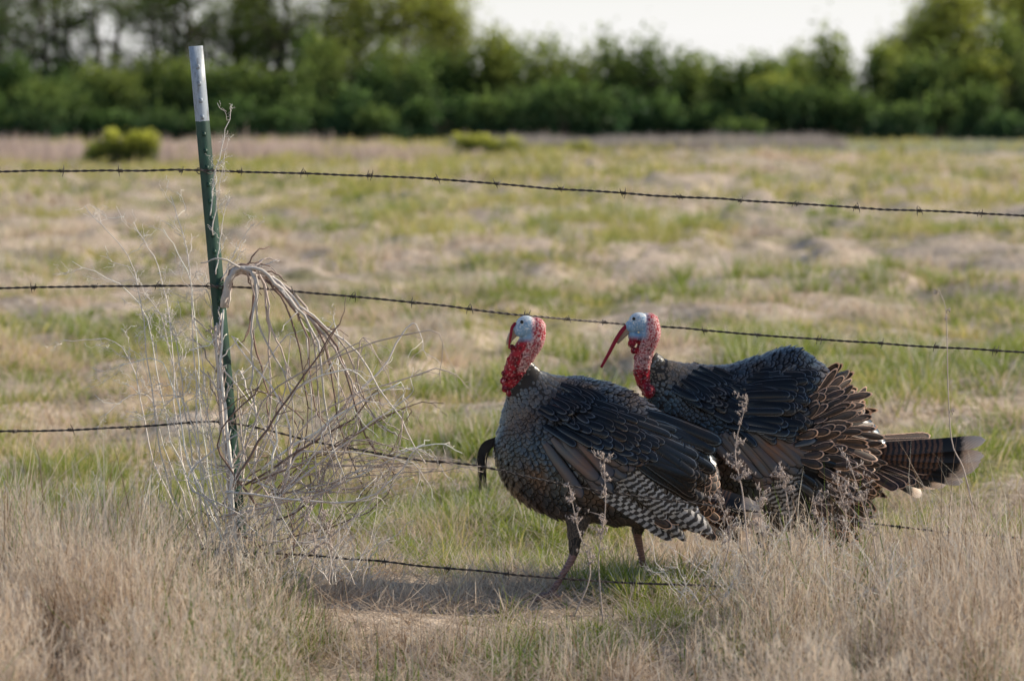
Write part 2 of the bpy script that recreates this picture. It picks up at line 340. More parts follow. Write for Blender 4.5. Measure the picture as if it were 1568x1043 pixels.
def make_tree(name,X0,Y0,Ht,R,dens,yel,low=0.12,spread=.42):
    root=bpy.data.objects.new(name,None); root.location=(X0,Y0,0); link(root)
    wood=Acc(); lf=Acc(); pts=[]
    nt=random.choice([2,3,3])
    for k in range(nt):
        az=random.uniform(0,6.28); sp=random.uniform(.1,.35)*R
        P=[np.array([random.uniform(-.3,.3),random.uniform(-.3,.3),-.2])]
        for s in range(1,6):
            f=s/5; P.append(np.array([math.cos(az)*sp*f*1.6+random.uniform(-.3,.3),math.sin(az)*sp*f*1.6+random.uniform(-.3,.3),Ht*.92*f]))
        tube(wood,P,np.linspace(.26,.04,6)*Ht/11,n=14,seg=6)
        Q=crom(P,40)
        for b in range(14):
            i=random.randint(int(40*low)+2,38); p=Q[i]; f=i/40
            a2=random.uniform(0,6.28); Lb=R*random.uniform(.55,1.1)*(1.15-f*0.6)
            up=random.uniform(.25,.9)
            e=[p]; 
            for s in range(1,5):
                e.append(p+np.array([math.cos(a2)*Lb*s/4,math.sin(a2)*Lb*s/4,Lb*up*s/4-0.12*Lb*(s/4)**2])+rngn(.12*Lb*s/4))
            tube(wood,e,np.linspace(.11,.025,5)*Ht/11,n=8,seg=4)
            E=crom(e,10)
            for q in range(3,10):
                pts.append(E[q])
                for _ in range(2):
                    tw=E[q]+rngn(.8)+np.array([0,0,-.2]); pts.append(tw)
                    tube(wood,[E[q],(E[q]+tw)/2+rngn(.1),tw],[.03,.02,.012],seg=4)
    pts=np.array(pts)
    n=int(dens*len(pts))
    c=pts[rng.integers(0,len(pts),n)]+rng.normal(size=(n,3))*np.array([spread,spread,spread])*Ht/11
    c=c[c[:,2]>0.1]; n=len(c)
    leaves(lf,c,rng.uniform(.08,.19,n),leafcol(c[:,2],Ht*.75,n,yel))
    wood.build('trunk_and_branches',M_bark,parent=root,smooth=True)
    lf.build('foliage',M_leaf,parent=root)
def xat(px,D): return (px-784)*D/F
for px,D,Ht,R,de,ye in [(-90,205,15,4.8,11,.1),(-10,212,15,4.8,11,.1),(80,200,14.5,4.6,10,.15),(165,210,15,4.6,12,.2),(265,204,14.5,4.6,12,.25),(350,210,14.5,4.5,15,.4),(440,203,15,4.4,17,.6),(530,210,14.5,4.2,18,.8),(610,204,14.5,4.0,22,1.0),(675,208,13.5,3.2,24,1.1),(1395,207,8.6,3.0,20,1.0),(1465,203,11,3.4,17,1.2),(1530,206,13,3.8,17,1.2),(1620,206,13,3.8,18,1.1)]:
    make_tree('willow_tree',xat(px,D),D,Ht,R,de,ye)
def shrub_mass(name,items,leafsize,yelf,xo=0):
    lf=Acc(); wood=Acc()
    for (x0,y0,ht,r,n,yel) in items:
        k=random.randint(9,15)
        cs=[]
        for _ in range(k):
            a=random.uniform(0,6.28); rr=r*math.sqrt(random.random())*.8; z=random.uniform(.15,.86)
            sh=(1-z*0.45)
            cs.append([x0+math.cos(a)*rr*sh,y0+math.sin(a)*rr*sh*.7,ht*z])
        cs=np.array(cs)
        for c in cs:
            tube(wood,[[x0+random.uniform(-.1,.1)*r,y0,0],[(x0+c[0])/2,(y0+c[1])/2,c[2]*.6],[c[0],c[1],c[2]+ht*.12]],np.array([.06,.04,.012])*min(1,ht/4),n=6,seg=4)
        idx=rng.integers(0,k,n)
        c=cs[idx]+rng.normal(size=(n,3))*np.array([r*.26,r*.26,ht*.13])
        c[:,2]=np.abs(c[:,2])
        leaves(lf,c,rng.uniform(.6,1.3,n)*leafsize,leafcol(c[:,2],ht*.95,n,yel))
    root=bpy.data.objects.new(name,None); link(root)
    lf.build('foliage',M_leaf,parent=root); wood.build('stems',M_bark,parent=root)
def topf(px):
    return np.interp(px,[-300,0,150,400,700,760,850,1000,1100,1180,1250,1330,1400,1568,1900],[120,110,100,85,62,58,62,82,96,104,78,62,50,50,70])
items=[]
for k in range(62):
    px=-300+2200*k/61+random.uniform(-18,18); D=random.uniform(184,198)
    ht=(214-topf(px))/F*D*random.uniform(.72,1.22)
    items.append((xat(px,D),D,ht,random.uniform(1.5,2.6),2500,random.uniform(.1,1.0) if px>700 else random.uniform(-.1,.5)))
for k in range(50):
    px=-300+2200*k/49+random.uniform(-18,18); D=random.uniform(176,184)
    items.append((xat(px,D),D,random.uniform(1.4,4.0),random.uniform(1.6,2.4),1100,random.uniform(-.2,.1)))
for k in range(45):
    px=-300+2200*k/44; D=random.uniform(212,222)
    ht=(214-topf(px))/F*D*random.uniform(.7,1.05)
    items.append((xat(px,D),D,ht,random.uniform(2.2,3),1400,random.uniform(0,.3)))
shrub_mass('distant_shrub_thicket',items,.19,.5)
for D,px,hpx,wpx,nn in [(94,190,56,105,4200),(112,745,36,110,3600),(116,888,24,52,1500)]:
    s=D/F
    shrub_mass('yellow_green_bush',[(xat(px+q*wpx*.17+random.uniform(-5,5),D),D,hpx*s*random.uniform(.6,1.1),wpx*s*random.uniform(.18,.26),nn//5,1.8) for q in (-2,-1,0,1,2)],.08,1)
# shrubs added out of view on the right to dapple the foreground with shade
shrub_mass('added_shade_shrub',[(3.9+(.25*k)%1.1,5.3+.42*k,random.uniform(1.5,2.3),random.uniform(.5,.7),1500,.3) for k in range(6)],.035,.3)
# ---------------------------------------------------------------- fence
fence=bpy.data.objects.new('barbed_wire_fence',None); fence.location=(0,9.15,0); link(fence)
def off(v): return np.asarray(v)-np.array([0,9.15,0])
wire=Acc()
def bwire(P,r=.0020):
    Q=crom(P,60); seg=np.linalg.norm(np.diff(Q,axis=0),axis=1); s=np.concatenate([[0],np.cumsum(seg)])
    n=int(s[-1]/.007); ss=np.linspace(0,s[-1],n); C=np.stack([np.interp(ss,s,Q[:,k]) for k in range(3)],-1)
    C=C+np.stack([np.zeros(n),np.interp(ss,np.arange(0,s[-1]+.1,.09),rng.normal(size=len(np.arange(0,s[-1]+.1,.09)))*.0015),np.interp(ss,np.arange(0,s[-1]+.1,.11),rng.normal(size=len(np.arange(0,s[-1]+.1,.11)))*.0014)],-1)
    for ph in (0,math.pi):
        a=ss/.055*6.283+ph
        tube(wire,C+np.stack([np.zeros(n),np.cos(a)*r,np.sin(a)*r],-1),r,seg=4)
    q=random.uniform(0,.1)
    while q<s[-1]:
        c=np.array([np.interp(q,s,Q[:,k]) for k in range(3)])
        for e in (-.005,.005):
            a=random.uniform(0,6.28); d=np.array([random.uniform(-.5,.5),math.cos(a),math.sin(a)]); d/=np.linalg.norm(d)
            tube(wire,[c+d*.019+[e,0,0],c+[e*1.5,0,0.002],c-d*.019+[e,0,0]],[.0006,.0017,.0006],n=5,seg=4)
        th=np.linspace(0,18,20)
        tube(wire,np.stack([c[0]+np.linspace(-.007,.007,20),c[1]+np.cos(th)*.0055,c[2]+np.sin(th)*.0055],-1),.0015,seg=4)
        q+=random.uniform(.18,.215)
def wp(L): return [off(PP(*p)) for p in L]
bwire(wp([(-900,262,9.3),(-300,263,9.15),(0,262,9.1),(312,262,9.12),(600,270,9.15),(930,294,9.2),(1300,317,9.3),(1568,330,9.4),(2300,362,9.6)]))
bwire(wp([(-900,446,9.3),(-300,444,9.15),(0,441,9.1),(326,438,9.12),(600,460,9.2),(800,482,9.32),(990,499,9.72),(1200,516,9.7),(1400,529,9.6),(1568,540,9.5),(2300,590,9.6)]))
bwire(wp([(-900,680,9.3),(-300,668,9.15),(0,662,9.1),(200,656,9.1),(341,648,9.12),(480,678,9.1),(620,704,9.08),(730,715,9.1),(870,745,9.12),(1100,778,9.2),(1400,812,9.3),(1568,828,9.35),(2300,880,9.6)]))
bwire(wp([(-900,800,9.3),(-300,820,9.15),(0,830,9.1),(200,838,9.1),(360,848,9.1),(520,858,9.1),(700,876,9.1),(950,897,9.1),(1200,907,9.15),(1568,937,9.3),(2300,960,9.6)]))
wire.build('barbed_wires',M_wire,parent=fence)
# T post
pb=off(PP(373,945,9.15)); pt=off(PP(302,72,9.15))
post=Acc(); ax=pt-pb; Lp=np.linalg.norm(ax); ax/=Lp
prof=[(-.0225,-.004),(.0225,-.004),(.0225,0.001),(.0035,.002),(.003,.034),(-.003,.034),(-.0035,.002),(-.0225,.001)]
def rotp(p,a=0.35): return (p[0]*math.cos(a)-p[1]*math.sin(a),p[0]*math.sin(a)+p[1]*math.cos(a))
prof=[rotp(p) for p in prof]
zs=[-.25,0,.4,.8,1.2,1.5,1.6,1.7,Lp]
V=np.array([[p[0],p[1],z] for z in zs for p in prof]); m=8
Fq=[[i*m+j,i*m+(j+1)%m,(i+1)*m+(j+1)%m,(i+1)*m+j] for i in range(len(zs)-1) for j in range(m)]
e=(len(zs)-1)*m; Fq+=[[e+0,e+1,e+2,e+3],[e+0,e+3,e+6,e+7],[e+3,e+4,e+5,e+6]]
post.add(V,Fq)
z=.1
while z<Lp-.06:
    c=rotp((0,-.0075))
    hx,hy,hz=.006,.0045,.008
    B=np.array([[sx*hx*(1 if sy>0 else .7),sy*hy,sz*hz*(1 if sy>0 else .6)] for sx in (-1,1) for sy in (-1,1) for sz in (-1,1)])
    B=np.array([[*rotp(b[:2]),b[2]] for b in B])+[c[0],c[1],z]
    post.add(B,[[0,1,3,2],[4,6,7,5],[0,4,5,1],[2,3,7,6],[0,2,6,4],[1,5,7,3]]); z+=.054
po=post.build('t_post',M_post,parent=fence)
po.location=pb; po.rotation_mode='QUATERNION'; po.rotation_quaternion=Vector((0,0,1)).rotation_difference(Vector(ax))
clips=Acc()
for (px,py) in [(316,262),(330,438),(346,648),(362,848)]:
    c=off(PP(px,py,9.13))
    th=np.linspace(0,6.28,16)
    tube(clips,np.stack([c[0]-.004+np.cos(th)*.027,c[1]+np.sin(th)*.022+.01,c[2]+np.sin(th*2)*.01],-1),.0017,seg=4)
clips.build('wire_clips',M_wire,parent=fence)
# ---------------------------------------------------------------- dry weeds
TW=np.array([.54,.45,.40]); TW2=np.array([.84,.77,.71]); TWD=np.array([.26,.18,.15])
def twigs(acc,P,r0,r1,depth,nside,lscale,col,droop=0.0,n=16):
    C=crom(P,n); C[1:-1]+=rng.normal(size=(n-2,3))*.0032
    tube(acc,C,np.linspace(r0,r1,n),seg=4,col=np.minimum(col*random.uniform(.75,1.2),.9))
    if depth<=0: return
    T=np.gradient(C,axis=0); T/=np.linalg.norm(T,axis=1)[:,None]
    for _ in range(nside):
        i=random.randint(int(n*.25),n-2); d=T[i]+rngn(.55); d[2]-=droop; d/=np.linalg.norm(d)
        L=lscale*random.uniform(.4,1.1)
        e=C[i]+d*L; e[2]-=droop*L*.3
        mid=C[i]+d*L*.5+rngn(L*.09)
        rr=r0+(r1-r0)*i/n
        twigs(acc,[C[i],mid,e],rr*.6,r1*.8,depth-1,max(2,nside//2),lscale*.5,col,droop,n=8)
dw=Acc()
for k in range(17):
    D=9.05+random.uniform(-.16,.16)
    ex=390+270*(k+random.random())/17; ey=random.uniform(570,790)
    w=random.uniform(-16,16)
    P=[(343+w*.3,470,D+.03),(352+w*.2,426,D),(376+w*.4,413+w*.4,D)]
    if ex<480: P+=[(402+w,428+abs(w)*.6,D),(412+w*2.5,500,D),((405+w*2+ex)/2+random.uniform(-20,20),(500+ey)/2,D+.02),(ex-20,ey,D)]
    else: P+=[(415+w,424+w*.5,D),(455+w,468+w*.6,D),(484+(ex-500)*.3+w*1.5,530+w,D),((482+ex)/2+12+w*2.4,(540+ey)/2+15+random.uniform(-20,20),D),(ex-10+w,ey,D+random.uniform(-.05,.05))]
    twigs(dw,[PP(*p) for p in P],random.uniform(.005,.0085),.0018,1,4,.13,(TW,TW2*.85,TWD)[k%3],droop=.3,n=26)
for k in range(50):
    D=9.05+random.uniform(-.18,.18)
    x0=random.uniform(330,440); y0=random.uniform(720,900)
    x1=random.uniform(320,670); y1=random.uniform(490,780)
    P=[(x0,y0,D),((x0+x1)/2+random.uniform(-80,80),(y0+y1)/2+random.uniform(-50,50),D),(x1,y1,D+random.uniform(-.1,.1)),(x1+random.uniform(-60,60),y1+random.uniform(-20,130),D)]
    twigs(dw,[PP(*p) for p in P],random.uniform(.002,.005),.001,1,5,.12,(TW2,TW,TW2,TWD)[k%4],droop=.2)
for k in range(6):
    D=9.08+random.uniform(-.03,.03); w=random.uniform(-8,8)
    twigs(dw,[PP(*p) for p in [(360+w,900,D),(352+w,760,D-.02),(342+w,640,D-.03),(334+w,545,D-.02),(338+w*2,480-w*4,D)]],.007,.0025,1,5,.14,TW2 if k%2 else TW)
for k in range(12):
    D=9.06; y=random.uniform(670,750); x1=random.uniform(600,740)
    twigs(dw,[PP(*p) for p in [(random.uniform(400,480),random.uniform(680,820),D),(530,y+random.uniform(-20,30),D),(x1,706+(x1-600)*.08+random.uniform(-8,8),D)]],.003,.001,1,6,.08,TW,droop=.3)
dw.build('arching_dry_branch',M_twig,smooth=True)
lw=Acc()
for (x1,y1) in [(130,315),(165,425),(205,340),(250,350),(262,300),(110,400),(180,560),(230,470),(280,520),(150,640),(95,520),(225,650),(300,420),(270,640)]:
    D=9.1+random.uniform(-.15,.15); x0=random.uniform(310,370)
    P=[(x0,870,D),((x0*1.6+x1)/2.6,690+random.uniform(-40,40),D),((x0*.7+x1)/1.7,(y1*1.2+560)/2.2,D),(x1,y1,D+random.uniform(-.1,.1))]
    twigs(lw,[PP(*p) for p in P],.0027,.0010,2,9,.13,TW2,n=20)
for (x1,y1,x0,y0) in [(357,160,322,330),(345,235,326,360),(385,345,338,430),(352,300,330,420),(335,250,325,300),(375,380,345,420)]:
    D=9.08
    twigs(lw,[PP(x0,y0,D),PP((x0+x1)/2-3,(y0+y1)/2,D),PP(x1,y1,D)],.002,.0008,2,6,.06,TW2,n=14)
for k in range(90):
    D=random.uniform(8.5,9.3); x0=random.uniform(0,560); y0=900; x1=x0+random.uniform(-130,130); y1=random.uniform(720,860)
    twigs(lw,[PP(x0,y0,D),PP((x0+x1)/2+random.uniform(-15,15),(y0+y1)/2,D),PP(x1,y1,D)],.0018,.0007,1,8,.07,TW2,n=10)
for k in range(90):
    D=random.uniform(8.4,9.1); x0=random.uniform(1040,1600); y0=930; x1=x0+random.uniform(-130,130); y1=random.uniform(790,890)
    twigs(lw,[PP(x0,y0,D),PP((x0+x1)/2+random.uniform(-15,15),(y0+y1)/2,D),PP(x1,y1,D)],.0018,.0007,1,8,.07,TW2,n=10)
lw.build('tall_dry_weed',M_twig,smooth=True)
def stalk(name,P,D,r,heads,spread):
    a=Acc(); Q=[PP(x,y,D) for x,y in P]; C=crom(Q,24); tube(a,C,np.linspace(r,r*.4,24),seg=4,col=TW)
    for _ in range(heads):
        i=random.randint(9,23); d=rngn(1); d[2]=abs(d[2])*.8; d/=np.linalg.norm(d); L=spread*random.uniform(.3,1)
        e=C[i]+d*L; tube(a,[C[i],C[i]+d*L*.5+rngn(.004),e],[r*.5,r*.45,r*.3],seg=4,col=TW)
        for q in range(9):
            c=C[i]+d*L*random.uniform(.2,1.1)+rngn(.004); s=random.uniform(.003,.007); ax_=rngn(1)*.6+np.array([0,0,1]); ax_=ax_/np.linalg.norm(ax_)*s
            tube(a,[c-ax_,c,c+ax_],[.0006,s*.35,.0005],seg=4,col=TW*random.uniform(.6,1.2))
    a.build(name,M_twig,smooth=True)
for P,h,sp in [([(925,960),(918,860),(928,780),(925,695)],24,.05),([(1150,860),(1140,760),(1128,690),(1146,612)],22,.05),([(880,950),(905,880),(885,810),(872,745)],18,.04),
             ([(1215,850),(1212,790),(1200,720)],18,.05),([(1290,870),(1300,800),(1285,740)],22,.06),([(1350,880),(1338,810),(1300,700)],22,.06),([(1110,880),(1120,820),(1100,760)],18,.05),([(1180,880),(1170,820),(1165,740)],18,.06),([(1250,880),(1262,830),(1250,770)],18,.06),
             ([(470,900),(480,840),(465,770)],16,.04),([(500,900),(505,840),(490,790)],16,.04)]:
    stalk('dry_seed_stalk',P,8.6+random.uniform(-.15,.1),.0024,h,sp)
stalk('dry_seed_stalk',[(1500,800),(1480,720),(1462,680),(1455,600),(1452,510),(1449,470),(1437,440)],9.3,.0026,4,.03)
# ---------------------------------------------------------------- turkeys
VS=np.array([0,.2,.4,.58,.72,.83,.91,.965,1.0]); US=np.array([-1,-.5,0,.5,1.0])
class Feath:
    def __init__(s): s.d={}
    def add(s,kind,root,dr,nm,L,W,curl=.12,cup=.25,long=False):
        s.d.setdefault((kind,long),[]).append((root,dr,nm,L,W,curl,cup))
    def build(s,parent,origin):
        byk={}
        for (kind,long),lst in s.d.items():
            R=np.array([l[0] for l in lst]);D=np.array([l[1] for l in lst]);N=np.array([l[2] for l in lst])
            D/=np.linalg.norm(D,axis=1)[:,None]; N=N-(N*D).sum(1)[:,None]*D; N/=np.linalg.norm(N,axis=1)[:,None]+1e-9
            S=np.cross(D,N); L=np.array([l[3] for l in lst]);W=np.array([l[4] for l in lst]);cu=np.array([l[5] for l in lst]);cp=np.array([l[6] for l in lst])
            c=.84 if long else .55
            wp_=np.where(VS<c,1,np.sqrt(np.clip(1-((VS-c)/(1-c))**2,0,1)))*(0.5+0.5*np.minimum(VS/(.25 if long else .5),1))
            wp_[-1]=.04
            n=len(R); v=VS[None,:,None]; u=US[None,None,:]
            Lx=L[:,None,None]; Wx=W[:,None,None]; ww=wp_[None,:,None]
            bendr=rng.normal(size=n)[:,None,None]*.05
            al=Lx*v*np.ones_like(u); nn=-cu[:,None,None]*Lx*v**2 - cp[:,None,None]*Wx*(u*ww)**2 + 0.0*u
            sd=u*Wx*ww+bendr*Lx*v**2
            V=R[:,None,None,:]+al[...,None]*D[:,None,None,:]+nn[...,None]*N[:,None,None,:]+sd[...,None]*S[:,None,None,:]
            fe=np.where(v>c,u**2+(1-u**2)*((v-c)/(1-c))**2,u**2*np.ones_like(v))
            fe=np.broadcast_to(fe,(n,)+fe.shape[1:])
            rn=np.broadcast_to(rng.random(n)[:,None,None],fe.shape)
            C=np.stack([fe,rn,np.broadcast_to(v*np.ones_like(u),fe.shape),np.broadcast_to(u*.5+.5+0*v,fe.shape)],-1).reshape(-1,4)
            nv,nu=len(VS),len(US)
            i=np.arange(nv-1)[:,None]*nu; j=np.arange(nu-1)[None,:]
            f=np.stack([i+j,i+j+1,i+nu+j+1,i+nu+j],-1).reshape(-1,4)
            Fq=(np.arange(n)[:,None,None]*nv*nu+f[None]).reshape(-1,4)
            byk.setdefault(kind,Acc()).add(V.reshape(-1,3),Fq,C)
        for kind,a in byk.items(): a.build(kind+'_feathers',FM[kind],parent=parent,smooth=True,origin=origin)
class Loft:
    def __init__(s,secs): s.A=np.array(secs,float); s.m=len(secs)
    def sec(s,t):
        A=s.A; Q=np.vstack([2*A[0]-A[1],A,2*A[-1]-A[-2]]); t=min(max(t,0),s.m-1-1e-6); i=int(t); u=t-i
        a,b,c,d=Q[i],Q[i+1],Q[i+2],Q[i+3]
        return 0.5*((2*b)+(-a+c)*u+(2*a-5*b+4*c-d)*u**2+(-a+3*b-3*c+d)*u**3)
    def P(s,t,ph):
        q=s.sec(t); c=(q[0:3]+q[3:6])/2; a=(q[0:3]-q[3:6])/2
        sn=math.sin(ph); return c+a*math.cos(ph)+np.array([0,-1,0])*max(q[6],.004)*np.sign(sn)*abs(sn)**.85
    def frame(s,t,ph):
        p=s.P(t,ph); e=.02
        dt=s.P(min(t+e,s.m-1),ph)-s.P(max(t-e,0),ph); dp=s.P(t,ph+e)-s.P(t,ph-e)
        n=np.cross(dp,dt); n/=np.linalg.norm(n)+1e-9
        q=s.sec(t); c=(q[0:3]+q[3:6])/2
        if np.dot(n,p-c)<0: n=-n
        return p,dt/(np.linalg.norm(dt)+1e-9),n
    def mesh(s,acc,nt=60,npn=32):
        V=[s.P(t,ph) for t in np.linspace(0,s.m-1,nt) for ph in np.linspace(0,2*math.pi,npn,endpoint=False)]
        i=np.arange(nt-1)[:,None]*npn; j=np.arange(npn)[None,:]; j2=(j+1)%npn
        acc.add(V,np.stack([i+j,i+j2,i+npn+j2,i+npn+j],-1).reshape(-1,4))
def cover(F_,loft,t0,t1,kindf,Lf,Wr=.36,tilt=.17,curl=.03,step=.38):
    t=t0
    row=0
    while t<t1:
        L=Lf(t); q=loft.sec(t); a=np.linalg.norm(q[0:3]-q[3:6])/2; per=math.pi*(a+max(q[6],.004))
        W=L*Wr; n=max(6,int(per/(W*1.15)))
        for k in range(n):
            ph=2*math.pi*(k+.5*(row%2)+random.uniform(-.2,.2))/n
            ph=(ph+math.pi)%(2*math.pi)-math.pi
            tt_=t+random.uniform(-.04,.04)
            p,d,nn=loft.frame(max(tt_,0),ph)
            kd=kindf(t,ph)
            if kd is None: continue
            tl=tilt*random.uniform(.75,1.4); dr=d*math.cos(tl)+nn*math.sin(tl)+np.array([random.gauss(0,.06),0,random.gauss(0,.06)])
            lm=random.uniform(.88,1.12)
            F_.add(kd,p-nn*.002,dr,nn,L*lm,W*random.uniform(.92,1.1),curl,.2)
        e=.05; dl=np.linalg.norm(loft.sec(t+e)[0:3]-loft.sec(t)[0:3])+np.linalg.norm(loft.sec(t+e)[3:6]-loft.sec(t)[3:6])
        t+=step*L/(dl/2/e+1e-6); row+=1
def build_turkey(Dc,secs,neck,skull,extra_blobs,beak,snood,eye,colorf,wing,legs,thighs,dome,tail,undertail,beard):
    o0=PP(900 if Dc<9.6 else 1180,0,Dc); origin=np.array([o0[0],Dc,0])
    root=bpy.data.objects.new('wild_turkey',None); root.location=origin; link(root)
    T=lambda px,py,y=0.0: PP(px,py,Dc+y)
    Fz=Feath()
    L=Loft([np.concatenate([T(*s[0],s[3]),T(*s[1],s[3]),[s[2]]]) for s in secs])
    body=Acc(); L.mesh(body,70)
    smp=np.array([L.P(t,ph) for t in np.linspace(1.3,L.m-1,70) for ph in np.linspace(.15,math.pi-.15,26)])
    def yside(x,z):
        d=(smp[:,0]-x)**2+(smp[:,2]-z)**2; w=np.exp(-d/(2*.018**2))+1e-12*np.exp(-d/(2*.08**2))
        return max(.05,Dc-float((w*smp[:,1]).sum()/w.sum()))
    kf=lambda t,ph: 'neck' if t<2.2 else ('rump' if t>L.m-2.4 and abs(ph)>.6 else ('back' if abs(ph)<.9 else ('thigh' if abs(ph)>2.5 and t>4.8 else 'breast')))
    if dome:
        kf0=kf; kf=lambda t,ph: (None if (t>5.6 and .5<abs(ph)<2.2) else kf0(t,ph))
    cover(Fz,L,.02,L.m-1.05,kf,lambda t:.018+.006*min(t,3) if t<3 else .035+.006*min(t-3,4))
    for th in thighs:
        Lt=Loft([np.concatenate([T(*s[0],s[3]),T(*s[1],s[3]),[s[2]]]) for s in th]); Lt.mesh(body,20,16)
        cover(Fz,Lt,.2,Lt.m-1.3,lambda t,ph:'thigh',lambda t:.034,step=.35,tilt=.08)
    body.build('body',M_under,parent=root,smooth=True,origin=origin)
    for side in (1,-1):
        for (r0,r1,t0,t1,n,W,kind,lay,curl,rows) in wing:
            for rr in range(rows[0]):
                fr=rr/max(1,rows[0]-1)
                sh=np.array(rows[1])*fr
                for k in range(n):
                    f=(k+.5*(rr%2)+random.uniform(-.25,.25))/n
                    jx=rngn(4)[:2]
                    a=np.array(r0)*(1-f)+np.array(r1)*f+sh+jx; b=np.array(t0)*(1-f)+np.array(t1)*f+sh+jx
                    b=b+np.array([random.gauss(0,5),random.gauss(0,5)])
                    pa=T(*a); pb_=T(*b)
                    ya=yside(pa[0],pa[2]); yb=yside(pb_[0],pb_[2])
                    pa=np.array([pa[0],Dc-side*(ya+lay*.7+.006),pa[2]])
                    pb2=np.array([pb_[0],Dc-side*(min(yb,ya+.02)+lay+.014+.0012*(n-k)),pb_[2]])
                    d=pb2-pa; Ln=np.linalg.norm(d)
                    nm=np.array([0,-side*1.0,.35])+rngn(.08)
                    Fz.add(kind,pa,d+np.array([0,-side*.06*Ln,0]),nm,Ln,W*random.uniform(.85,1.15),.06*1.0+curl,.3,long=Ln>.13)
    if dome:
        (cx,cy),Rmax,ymax,rowsd,a0,a1,n0=dome
        c=T(cx,cy)
        for side in (1,-1):
            for ri,r in enumerate(rowsd):
                n=int(n0*r/Rmax)
                for k in range(n):
                    f=(k+.5*(ri%2)+random.uniform(-.3,.3))/n; an=math.radians(a0+(a1-a0)*f); dg=math.degrees(an)
                    if dg>54 and r>.30: continue
                    rj=r+random.uniform(-.016,.016)
                    Lr=(.07 if dg>52 else .08+.03*ri/len(rowsd))
                    d=np.array([math.cos(an),0,math.sin(an)]); yy=ymax*math.sqrt(max(0,1-(rj/Rmax)**2))
                    slope=-ymax*(rj/Rmax**2)/max(.35,math.sqrt(max(0.001,1-(rj/Rmax)**2)))
                    p=c+d*rj+np.array([0,-side*(yy+.008),0])
                    a2=an-math.radians(20 if dg<54 else 45); d2=np.array([math.cos(a2),0,math.sin(a2)])
                    dr=d2+np.array([0,side*(-slope*.9-.14),0])+rngn(.16)
                    nm=np.array([d[0]*.4,-side,d[2]*.4])+rngn(.25)
                    kind='rump' if (dg<54+random.uniform(-6,6) and (ri>=2 or random.random()<.5)) else ('back' if random.random()<.4 else 'covert')
                    Fz.add(kind,p,dr,nm,Lr*random.uniform(.75,1.25),.014*random.uniform(.75,1.25),.05,.3)
    for (root_p,tips,n,W,yspread,kind) in tail:
        tp=crom(np.array([[a,b,0] for a,b in tips]),n)
        for k in range(n):
            f=k/(n-1); yy=yspread*(f*2-1)
            a=T(root_p[0][0]*(1-f)+root_p[1][0]*f,root_p[0][1]*(1-f)+root_p[1][1]*f,yy*.2)
            b=T(tp[k][0]+random.gauss(0,5),tp[k][1]+random.gauss(0,4),yy)
            d=b-a; Ln=np.linalg.norm(d)
            Fz.add(kind,a,d,np.array([0.1,-.85,.5])+rngn(.08),Ln,W,random.uniform(-.02,.03),.15,long=True)
    for (x0,y0,x1,y1,n,dx,dy,Lm,W,kind) in undertail:
        for k in range(n):
            f=k/n; ang=random.gauss(0,.2)
            p=T(x0+(x1-x0)*f+random.gauss(0,7),y0+(y1-y0)*f+random.gauss(0,9),random.uniform(-.15,.1))
            d=np.array([dx+ang,random.gauss(-.05,.15),dy+ang*.5])
            Fz.add(kind,p,d,np.array([.2,-1,.25])+rngn(.2),Lm*random.uniform(.7,1.2),W*random.uniform(.7,1.1),.08,.25)
    Fz.build(root,origin)
    bm=bmesh.new()
    def ell(c,r,rot=0):
        mt=Matrix.Translation(Vector(c-origin))@Matrix.Rotation(rot,4,'Y')@Matrix.Diagonal((r[0],r[1],r[2],1))
        bmesh.ops.create_icosphere(bm,subdivisions=3,radius=1,matrix=mt)
    C=crom(np.array([[*T(p[0],p[1],p[3]),p[2]] for p in neck]),26)
    for q in C: ell(q[:3],(q[3],q[3]*.85,q[3]))
    for (px,py,yy,rx,ry,rz,rot) in skull: ell(T(px,py,yy),(rx,ry,rz),rot)
    for k in range(230):
        i=random.randint(0,25); q=C[i]; d=rngn(1); d/=np.linalg.norm(d)
        r=random.uniform(.003,.0055)*(1.0+.5*(i/25)); ell(q[:3]+d*q[3]*np.array([.93,.80,.93]),(r,r,r*1.1))
    for (px,py,yy,r) in extra_blobs: ell(T(px,py,yy),(r,r,r*1.15))
    me=bpy.data.meshes.new('h'); bm.to_mesh(me); bm.free()
    ho=bpy.data.objects.new('h',me); link(ho)
    md=ho.modifiers.new('r','REMESH'); md.mode='VOXEL'; md.voxel_size=.0020
    ms=ho.modifiers.new('s','SMOOTH'); ms.iterations=3; ms.factor=.5
    dg=bpy.context.evaluated_depsgraph_get(); me2=bpy.data.meshes.new_from_object(ho.evaluated_get(dg))
    bpy.data.objects.remove(ho)
    nv=len(me2.vertices); co=np.empty(nv*3); me2.vertices.foreach_get('co',co); co=co.reshape(-1,3)
    col=np.ones((nv,4),dtype=np.float32)
    for i in range(nv):
        w=co[i]+origin
        px=784+w[0]*F/w[1]; py=180+(H-w[2])*F/w[1]
        nz=mnoise.noise(Vector(co[i]*190)); nz2=mnoise.noise(Vector(co[i]*60))
        col[i,:3]=colorf(px,py,nz,nz2)
    ca=me2.color_attributes.new('Col','FLOAT_COLOR','POINT'); ca.data.foreach_set('color',col.ravel())
    me2.polygons.foreach_set('use_smooth',np.ones(len(me2.polygons),dtype=bool))
    me2.materials.clear(); me2.materials.append(M_skin)
    hob=bpy.data.objects.new('head_and_neck',me2); link(hob,root)
    a=Acc(); tube(a,[T(*p[:3]) for p in snood],[p[3] for p in snood],n=24,seg=8,col=(.38,.02,.045))
    a.build('snood',M_skin,parent=root,smooth=True,origin=origin)
    a=Acc(); tube(a,[T(*p[:3]) for p in beak],[p[3] for p in beak],n=12,seg=8)
